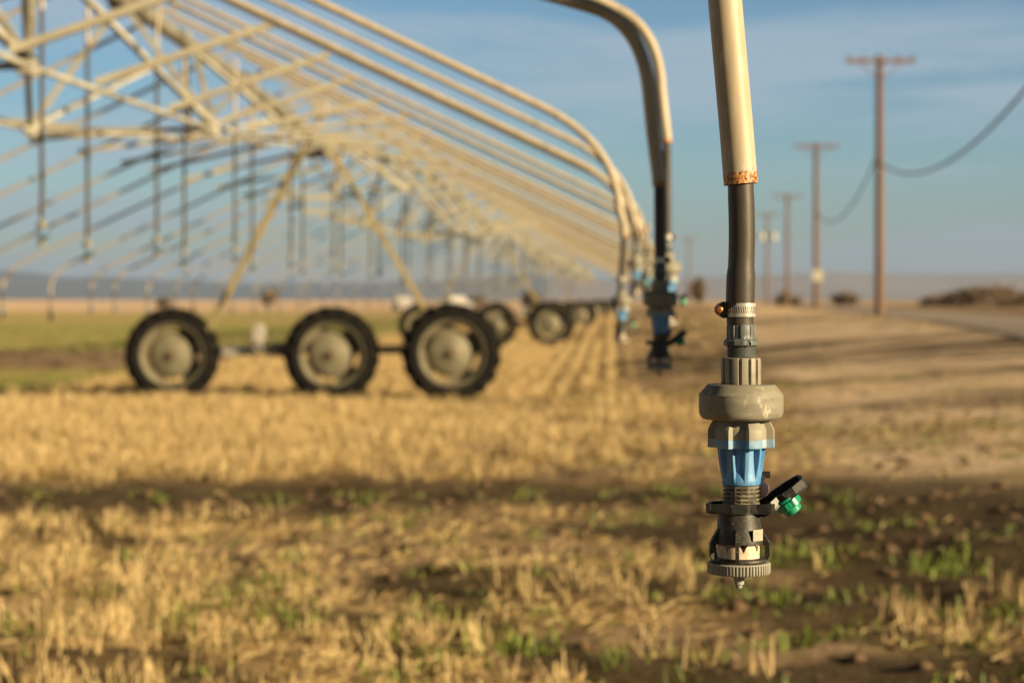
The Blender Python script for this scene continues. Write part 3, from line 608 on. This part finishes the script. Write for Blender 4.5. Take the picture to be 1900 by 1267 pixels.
boom('sprinkler_drop', (W(1153, 0, 8.4).x, 8.4), 0, W(0, 517, 8.4).z, W(0, 517, 8.4).z-Z(575), p, 'blurred sunlit drop with pale blue regulator beside the far wheels, lowest of the pale pair', 'sprinkler drops on the long right arms', 1)
p = right_pts(10.3, W(1176, 0, 10.3).x, W(0, 430, 10.3).z, .66)
boom('sprinkler_drop', (W(1179, 0, 10.3).x, 10.3), 0, W(0, 455, 10.3).z, W(0, 455, 10.3).z-Z(575), p, 'blurred sunlit drop just right of the pale pair’s lower one, its blue regulator higher', 'sprinkler drops on the long right arms', 1)

TOW = [30+34*i for i in range(6)]
ORD = ['first', 'second', 'third', 'fourth', 'fifth', 'sixth']
def bay(d):
    k = sum(1 for t in TOW if d > t)
    return ['in front of the first wheel tower', 'between the first and second wheel towers', 'between the second and third wheel towers', 'between the third and fourth wheel towers', 'beyond the fourth wheel tower', 'beyond the fourth wheel tower', 'beyond the fourth wheel tower'][k]
def drop_z(d): return .36+.05*math.sin(d*1.7)
def short(d): return d > 46
# booms to the right
ds = [11.2, 12.6, 14.6, 16.9, 18.65, 20.7, 22.8, 25.0, 27.0, 29.0]
d = 31.0
while d < 150: ds.append(d+random.uniform(-.3, .3)); d += 2.3 if d < 70 else 3.4
for d in ds:
    far = short(d); xe = cx(d)+4.8+random.uniform(-.07, .06)-.004*max(0, 15-d); z_end = CH+.42+random.uniform(-.05, .05); zc = z_end-.12-random.uniform(0, .04); xe += .012*(d-8)*(1 if d < 60 else 0)+(.62 if d >= 60 else 0)
    p = right_pts(d, xe-.02, z_end, .63+random.uniform(-.03, .03))
    g = 'long right arm drops '+bay(d)
    boom('sprinkler_drop', (xe, d), 0, zc, zc-Z(575), p, 'long pale right arm drop '+bay(d), g, 0 if far else 1, r=.019)
    if d < 75: brace(bpy.data.objects[LAST[0]], d, 1, cx(d)+2.2, CH+.74+.47*(xe-cx(d)-2.2))
# booms to the left
ds = [12.6, 15.1, 17.5, 20.0, 23.1, 25.1, 27.2, 28.8]; d = 31.0
while d < 150: ds.append(d+random.uniform(-.2, .2)); d += 2.2 if d < 60 else 3.6
for d in ds:
    far = short(d) or d < 27; xe = cx(d)-4.95+random.uniform(-.08, .08); z_end = CH+.12+random.uniform(-.06, .06); zc = z_end-.18
    a = Vector((cx(d)+.25, d, CH+2.92)); c = Vector((xe, d, CH+.42)); s = c+Vector((.34, 0, .17)); e = c-Vector((0, 0, .26))
    p = [a, a*.5+s*.5]+arc(s, c, e, 8)+[Vector((xe, d, z_end+.05)), Vector((xe, d, z_end))]
    boom('sprinkler_drop', (xe, d), 0, zc, zc-Z(575), p, 'long pale left arm drop '+bay(d), 'long left arm drops '+bay(d), 0 if far else 1, r=.021)
    if d < 75: brace(bpy.data.objects[LAST[0]], d, -1, cx(d)-2.2, CH+.42+.505*(4.95-2.2))
# straight hose drops under the pipe
names = ['leftmost dark hose drop hanging under the truss at the frame’s left edge', 'second dark hose drop from the left under the truss', 'third hose drop from the left under the truss', 'fourth hose drop from the left under the truss', 'fifth hose drop from the left under the truss']
d = 15.9; i = 0
while d < 150:
    s = F/d; far = d > 40; ox = .08*(-1)**i; zp = 3.85+.45*math.sin(math.pi*(((d+4) % 34)/34)); xx = cx(d)+ox
    zc = CH+drop_z(d)+.27; z_end = zp-.55
    p = [Vector((cx(d), d, zp+.06))]+arc(Vector((cx(d)+ox*.3, d, zp+.12)), Vector((xx+ox*.6, d, zp+.25)), Vector((xx, d, zp-.15)), 6)+[Vector((xx, d, z_end+.04)), Vector((xx, d, z_end))]
    lab = names[i] if i < 5 else 'dark hose drop hanging straight under the truss '+bay(d)
    g = 'hose drops under the truss' if i < 5 else 'hose drops under the truss '+bay(d)
    boom('sprinkler_drop', (xx, d), 0, zc, zc-Z(575), p, lab, g, 0 if far else 1, r=.018)
    d += 1.9 if d < 32 else (2.4 if d < 60 else 4); i += 1
for h in (head_hi, head_lo, head_far):
    def kill(o):
        for k in KIDS[o.name]: kill(k)
        bpy.data.objects.remove(o)
    kill(h)

# ------------------------------------------------------------------ pipe spans with trusses
RZ = -math.atan(PX)
SL = 34*math.sqrt(1+PX*PX)
def zpipe(t): return 3.85+.45*math.sin(math.pi*t)
span = empty('pipe_span'); b = bmesh.new(); K = 6
tube(b, [(0, SL*t, zpipe(t)) for t in np.linspace(0.003, .997, 37)], .084, 16)
for k in range(1, 6): rev_y = [(0, SL*k/K-.02, zpipe(k/K)), (0, SL*k/K+.02, zpipe(k/K))]; tube(b, rev_y, .14, 16)
obj('main_pipe', b, 'zinc', span)
node = lambda k, s: Vector((s*WN[k], SL*k/K, ZN[k])); top = lambda t: Vector((0, SL*t, zpipe(t)))
for s in (-1, 1):
    b = bmesh.new()
    for k in range(K): tube(b, [node(k, s)+Vector((0, .1 if k == 0 else 0, 0)), node(k+1, s)-Vector((0, .1 if k == K-1 else 0, 0))], .024, 8)
    for k in range(1, K): box(b, node(k, s), (.10, .16, .12))
    obj('truss_chord', b, 'steel', span)
for k in range(1, K):
    b = bmesh.new(); bar(b, node(k, -1)+Vector((.05, 0, 0)), node(k, 1)-Vector((.05, 0, 0)), .06, .045); obj('cross_beam', b, 'steel', span)
    for s in (-1, 1):
        b = bmesh.new(); bar(b, node(k, s)+Vector((0, 0, .06)), top(k/K)-Vector((-s*.03, 0, .08)), .065, .045); obj('strut', b, 'steel', span)
        for q in (-.5, .5):
            b = bmesh.new(); bar(b, node(k, s)+Vector((0, q*.12, .05)), top((k+q)/K)-Vector((-s*.05, 0, .07)), .055, .04); obj('diagonal_brace', b, 'steel', span)
learn(span)
for i in range(6):
    d0 = -4+34*i; o = span if i == 0 else copy_tree(span); o.location = (cx(d0), d0, 0); o.rotation_euler = (0, 0, RZ)
    tag(o, ['nearest arched water pipe with truss rods, running overhead into the first wheel tower', 'trussed water pipe between the first and second wheel towers', 'trussed water pipe between the second and third wheel towers', 'trussed water pipe between the third and fourth wheel towers', 'trussed water pipe between the fourth and fifth wheel towers', 'farthest trussed water pipe beyond the fifth wheel tower'][i], 'pipe span', 'trussed pipe spans of the irrigation line')

# ------------------------------------------------------------------ wheel towers
tower = empty('wheel_tower')
b = bmesh.new(); bar(b, (-1.95, 0, .72), (1.95, 0, .72), .13, .12); bar(b, (-.7, 0, .72), (-.25, 0, .72), .18, .2); obj('base_beam', b, 'slate', tower)
for s, xb, zt in ((-1, -1.74, 3.72), (1, 1.92, 3.72)):
    for sy in (-1, 1):
        b = bmesh.new(); bar(b, (xb, sy*.06, .80), (s*.20, sy*.16, zt), .095, .06); obj('leg', b, 'yellow', tower)
b = bmesh.new(); bar(b, (-.62, -.1, 3.0), (.62, -.1, 3.0), .05); bar(b, (-.24, 0, 3.74), (.24, 0, 3.74), .09, .34); obj('cross_brace', b, 'steel', tower)
b = bmesh.new(); box(b, (-.86, -.06, .86), (.19, .22, .36)); box(b, (-.86, -.06, 1.07), (.12, .15, .07)); tube(b, [(-.86, -.22, .78), (-.86, .1, .78)], .09, 14)
bmesh.ops.bevel(b, geom=b.edges[:], offset=.015, segments=1, affect='EDGES', clamp_overlap=True); obj('gear_motor', b, 'motor', tower)
b = bmesh.new(); box(b, (-1.2, -.02, .70), (.42, .14, .14)); tube(b, [(-1.0, -.1, .70), (-.55, -.1, .70)], .045, 12); obj('drive_shaft', b, 'clampm', tower)
b = bmesh.new(); box(b, (.06, -.1, 4.30), (.24, .2, .28)); box(b, (.06, -.1, 4.07), (.06, .06, .2)); bmesh.ops.bevel(b, geom=b.edges[:], offset=.012, segments=1, affect='EDGES', clamp_overlap=True); obj('control_box', b, 'motor', tower)
def tyre_bm():
    b = bmesh.new(); prof = [(.435, -.12), (.47, -.155), (.54, -.17), (.585, -.15), (.60, -.08), (.605, 0), (.60, .08), (.585, .15), (.54, .17), (.47, .155), (.435, .12), (.43, 0)]
    n = 56; rings = [[b.verts.new((r*math.cos(2*math.pi*k/n), y, r*math.sin(2*math.pi*k/n))) for k in range(n)] for r, y in prof]
    for i in range(len(prof)):
        a, c = rings[i], rings[(i+1) % len(prof)]
        for k in range(n): b.faces.new((a[k], a[(k+1) % n], c[(k+1) % n], c[k]))
    m = 18
    for k in range(2*m):
        s = 1 if k % 2 else -1; a0 = math.pi*k/m
        A = [Vector(((.608)*math.cos(a0+da), yy, (.608)*math.sin(a0+da))) for da, yy in ((0, s*.01), (.15, s*.16))]
        d = A[1]-A[0]; rad = Vector((math.cos(a0+.06), 0, math.sin(a0+.06))); x = d.normalized(); y = rad.cross(x).normalized(); R = Matrix((x, y, rad)).transposed()
        box(b, (A[0]+A[1])/2+rad*.022, (d.length, .055, .075), R)
    return b
def rim_bm():
    b = bmesh.new(); n = 48
    def r_(prof, k0=0, k1=n):
        rings = [[b.verts.new((r*math.cos(2*math.pi*k/n), y, r*math.sin(2*math.pi*k/n))) for k in range(n)] for r, y in prof]
        for a, c in zip(rings, rings[1:]):
            for k in range(n): b.faces.new((a[k], a[(k+1) % n], c[(k+1) % n], c[k]))
        return rings
    r_([(.455, -.14), (.445, -.145), (.425, -.115), (.40, -.09), (.39, .085), (.42, .10), (.445, .13), (.455, .12)])
    # dished disc, bulging towards the viewer, with openings between it and the rim
    q = r_([(.335, .045), (.325, .03), (.29, .0), (.22, -.03), (.13, -.04), (.10, -.055), (.06, -.058), (.05, -.085), (.02, -.09)]); b.faces.new(q[-1])
    for j in range(4):
        a = math.pi/4+j*math.pi/2
        for k in range(-3, 4):
            t0, t1 = a+k*.13, a+(k+1)*.13; vs = [b.verts.new((r*math.cos(t), y, r*math.sin(t))) for t, r, y in ((t0, .328, .04), (t1, .328, .04), (t1, .40, .05), (t0, .40, .05))]; b.faces.new(vs)
    for j in range(8): a = j*math.pi/4; tube(b, [(.085*math.cos(a), -.052, .085*math.sin(a)), (.085*math.cos(a), -.068, .085*math.sin(a))], .012, 6)
    return b
wheel = empty('wheel', parent=tower); wheel.location = (-2.14, -.16, .62); wheel.rotation_euler = (0, 0, .16)
obj('tyre', tyre_bm(), 'tyre', wheel); obj('rim', rim_bm(), 'rim', wheel); b = bmesh.new(); tube(b, [(0, -.09, 0), (0, -.125, 0)], .028, 8); obj('axle_cap', b, 'rust', wheel)
learn(wheel)
wheel.scale = (1.05, 1.05, 1.05); wheel.location.z = .645
for x, k in ((.24, 1.06), (2.02, 1.10)): c = copy_tree(wheel, tower); c.location = (x, -.16, .615*k); c.scale = (k, k, k); c.rotation_euler = (0, x, .16)
learn(tower)
for i, d in enumerate(TOW[:6]):
    o = tower if i == 0 else copy_tree(tower); o.location = (cx(d), d, -.02); o.rotation_euler = (0, 0, RZ*.6)
    tag(o, ['nearest wheel tower, three big dark tyres with pale rims and splayed yellowish legs', 'second wheel tower, its rims showing just beyond the nearest tower’s right tyre', 'third wheel tower, small wheel seen between the second tower and the drops', 'fourth wheel tower, tiny wheel close behind the third tower', 'fifth wheel tower in the haze beyond the fourth tower', 'farthest wheel tower of the line, almost at the horizon'][i], 'wheel tower', 'wheel towers of the irrigation line')

# ------------------------------------------------------------------ utility poles
def pole(x, d, z0, hgt, arm, label, extra=None):
    r = empty('utility_pole', (x, d, z0)); tag(r, label, 'utility pole', 'wooden utility poles beside the road')
    b = bmesh.new(); tube(b, [(0, 0, -.3), (0, 0, hgt*.5), (0, 0, hgt)], [.17, .15, .125], 14); obj('pole', b, 'wood', r)
    b = bmesh.new(); box(b, (0, -.17, hgt-.22), (arm, .1, .13)); obj('crossarm', b, 'wood', r)
    for q in (-.46, -.26, .26, .46):
        b = bmesh.new(); rev(b, [(.02, hgt-.15), (.05, hgt-.13), (.05, hgt-.05), (.02, hgt-.02)], 8, cx=q*arm, cy=-.17); obj('insulator', b, 'wood', r)
    for s in (-1, 1):
        b = bmesh.new(); bar(b, (s*.14, -.17, hgt-.8), (s*.75, -.17, hgt-.26), .04); obj('arm_brace', b, 'wood', r)
    if extra == 'sign':
        b = bmesh.new(); box(b, (.05, -.19, 1.9), (.55, .03, .6)); obj('sign_plate', b, 'signm', r)
    if extra == 'cans':
        for s in (-1, 1):
            b = bmesh.new(); tube(b, [(s*.62, -.2, hgt-2.9), (s*.62, -.2, hgt-2.2)], .33, 14); bar(b, (s*.14, -.2, hgt-2.5), (s*.4, -.2, hgt-2.5), .08); obj('transformer', b, 'porcelain', r)
    return r
PP = [(12.8, 70, 'tallest nearest wooden utility pole with crossarm, right of the sharp drop', None), (16.5, 109, 'second wooden utility pole, a pale sign near its foot', 'sign'), (22.2, 162, 'third wooden utility pole, shorter and dark, beside the pole with the sign', None), (26.4, 208, 'fourth utility pole carrying two white transformer cans', 'cans'), (25.5, 290, 'faint far utility pole rising left of the sharp hose', None)]
for x, d, l, e in PP: pole(x, d, float(height(x, d))-.05, 9.1 if d < 200 else 9.6, 2.4, l, e)
pole(6.42, 1.30, 0, 9.1, 2.4, 'added utility pole, out of frame, placed to shade the second drop')  # unseen pole, added on the sun line to throw shade on that drop
def cable(a, b_, sag, label):
    b = bmesh.new(); a, b_ = Vector(a), Vector(b_); tube(b, [a.lerp(b_, t)-Vector((0, 0, sag*4*t*(1-t))) for t in [i/24 for i in range(25)]], .032, 8)
    o = obj('cable', b, 'cable'); tag(o, label, 'cable', 'cables between the utility poles')
cable((12.65, 70, 6.3), (9.1, 31, 6.3), 1.45, 'dark sagging cable from the nearest pole out of the frame to the upper right')
cable((16.4, 109, 6.3), (12.65, 70, 6.3), 1.3, 'dark sagging cable between the nearest and the second pole')
pole(9.1, 31, float(height(9.1, 31))-.05, 9.1, 2.4, 'utility pole just outside the right edge that carries the near cable')

# ------------------------------------------------------------------ far bushes, trees and vehicles
def bush(name, x, d, wdt, hgt, label, cat, group, trunk=False, n=2600):
    z0 = float(height(x, d)); r = empty(name, (x, d, z0)); tag(r, label, cat, group)
    k = int(rng.integers(5, 9)) if wdt < 3*hgt else 22; ux = rng.uniform(-.42, .42, k); cs = np.stack([ux*wdt, rng.uniform(-.3, .3, k)*min(wdt, 3*hgt), (.2+.5*rng.random(k)*(1-(ux/.5)**2))*hgt+(.25*hgt if trunk else 0)], -1); cs[0] = (0, 0, hgt*.55)
    idx = rng.integers(0, k, n); q = rng.normal(0, 1, (n, 3)); q /= np.linalg.norm(q, axis=1)[:, None]; q *= (rng.random(n)**.8*(.6+.8*rng.random(n)))[:, None]; rw = min(wdt*.24, hgt*.8)
    c = cs[idx]+q*np.array([rw, rw, hgt*.40]); c[:, 2] = np.clip(c[:, 2], .02, None); s = .045*hgt+.01*rw
    a = rng.normal(0, 1, (n, 3))*s; b_ = rng.normal(0, 1, (n, 3))*s
    co = np.stack([c-a, c+b_*.7, c+a, c-b_*.7], 1).reshape(-1, 3); me = bpy.data.meshes.new('crown'); quads(me, co, np.arange(4*n).reshape(-1, 4)); me.materials.append(M['bush'])
    o = bpy.data.objects.new('crown', me); C.objects.link(o); o.parent = r
    b = bmesh.new()
    for j in range(4): tube(b, [(0, 0, -.05), tuple(cs[j % k]*.8)], [.03*hgt, .012*hgt], 6)
    obj('trunk', b, 'trunk', r)
for px, d, wpx, hpx, lab, tr in [
  (1840, 150, 150, 24, 'large brown thicket on the right beyond the paved road', 0), (1745, 160, 90, 3, 'low brown scrub on the near side of the large thicket', 0), (1900, 145, 90, 8, 'brown scrub at the right edge past the large thicket', 0),
  (1572, 190, 70, 9, 'brown bush between the second pole and the nearest pole', 0), (1462, 175, 40, 12, 'round dark bush at the foot of the third pole', 0), 
  (1297, 230, 26, 28, 'small dark tree left of the sharp drop, near the horizon', 1), (500, 330, 26, 22, 'reddish brown tree on the horizon right of the nearest tower’s left leg', 1), (300, 330, 40, 10, 'dark bush on the horizon above the nearest left tyre', 0),
  (985, 260, 40, 18, 'dark tree on the horizon above the second tower’s wheels', 1), (885, 280, 28, 13, 'dark tree on the horizon above the nearest right tyre', 1), 
 (560, 62, 80, 17, 'brown weedy heap behind the nearest tower’s middle wheel', 0), ]:
    bush('tree' if tr else 'bush', (px-950)/F*d, d, wpx/F*d, (hpx+(0 if d < 100 else 1.45*F/d*.6))/F*d, lab, 'tree' if tr else 'bush', 'far trees' if tr else 'far brown bushes', bool(tr))
def truck(x, d, rz, label):
    r = empty('pickup_truck', (x, d, float(height(x, d))), rz); tag(r, label, 'pickup truck', 'white vehicles on the horizon')
    pr = [(-2.6, .45), (-2.6, 1.05), (-2.5, 1.15), (-.7, 1.15), (-.55, 1.75), (-.3, 1.82), (.7, 1.82), (1.3, 1.2), (2.45, 1.08), (2.6, .9), (2.6, .45)]
    b = bmesh.new(); fs = [[b.verts.new((s*.92*(.86 if z > 1.3 else 1), y, z)) for y, z in pr] for s in (-1, 1)]; k = len(pr)
    for i in range(k): b.faces.new((fs[0][i], fs[0][(i+1) % k], fs[1][(i+1) % k], fs[1][i]))
    b.faces.new(fs[0]); b.faces.new(fs[1][::-1]); obj('body', b, 'carpaint', r)
    for y0, y1, z0, z1 in ((-.63, -.45, 1.25, 1.7), (.75, 1.22, 1.27, 1.75)):
        b = bmesh.new(); s = .72; vs = [b.verts.new(v) for v in ((-s, y0 if y0 < 0 else y1, z0), (s, y0 if y0 < 0 else y1, z0), (s*.92, y1 if y0 < 0 else y0, z1), (-s*.92, y1 if y0 < 0 else y0, z1))]
        e = bmesh.ops.extrude_face_region(b, geom=[b.faces.new(vs)]); bmesh.ops.translate(b, verts=[v for v in e['geom'] if isinstance(v, bmesh.types.BMVert)], vec=(0, -.03 if y0 < 0 else .03, .015)); obj('window', b, 'glass', r)
    for s in (-1, 1):
        b = bmesh.new(); box(b, (s*.815, .15, 1.47), (.02, 1.0, .4)); obj('window', b, 'glass', r)
        for y in (-1.7, 1.6): b = bmesh.new(); tube(b, [(s*.7, y, .38), (s*.95, y, .38)], .38, 18); tube(b, [(s*.9, y, .38), (s*.965, y, .38)], .2, 12); obj('wheel', b, 'tyre', r)
truck((846-950)/F*205, 205, math.radians(20), 'white pickup truck on the horizon just above the nearest right tyre')
truck((748-950)/F*240, 240, math.radians(12), 'pale pickup truck on the horizon left of the brighter white one')

# ------------------------------------------------------------------ haze
b = bmesh.new(); box(b, (0, 2750, 80), (15000, 9700, 164))
o = obj('haze', b, 'tag', smooth=False); m = bpy.data.materials.new('haze_air'); m.use_nodes = True; t = m.node_tree; t.nodes.clear()
v = N(t, 'ShaderNodeVolumePrincipled', Density=.00013); v.inputs['Color'].default_value = (.50, .66, 1, 1); v.inputs['Anisotropy'].default_value = .0
q = N(t, 'ShaderNodeOutputMaterial'); t.links.new(v.outputs[0], q.inputs['Volume']); o.data.materials.clear(); o.data.materials.append(m); tag(o, 'thin pale haze over the far fields and mountains', 'haze', kind='stuff')
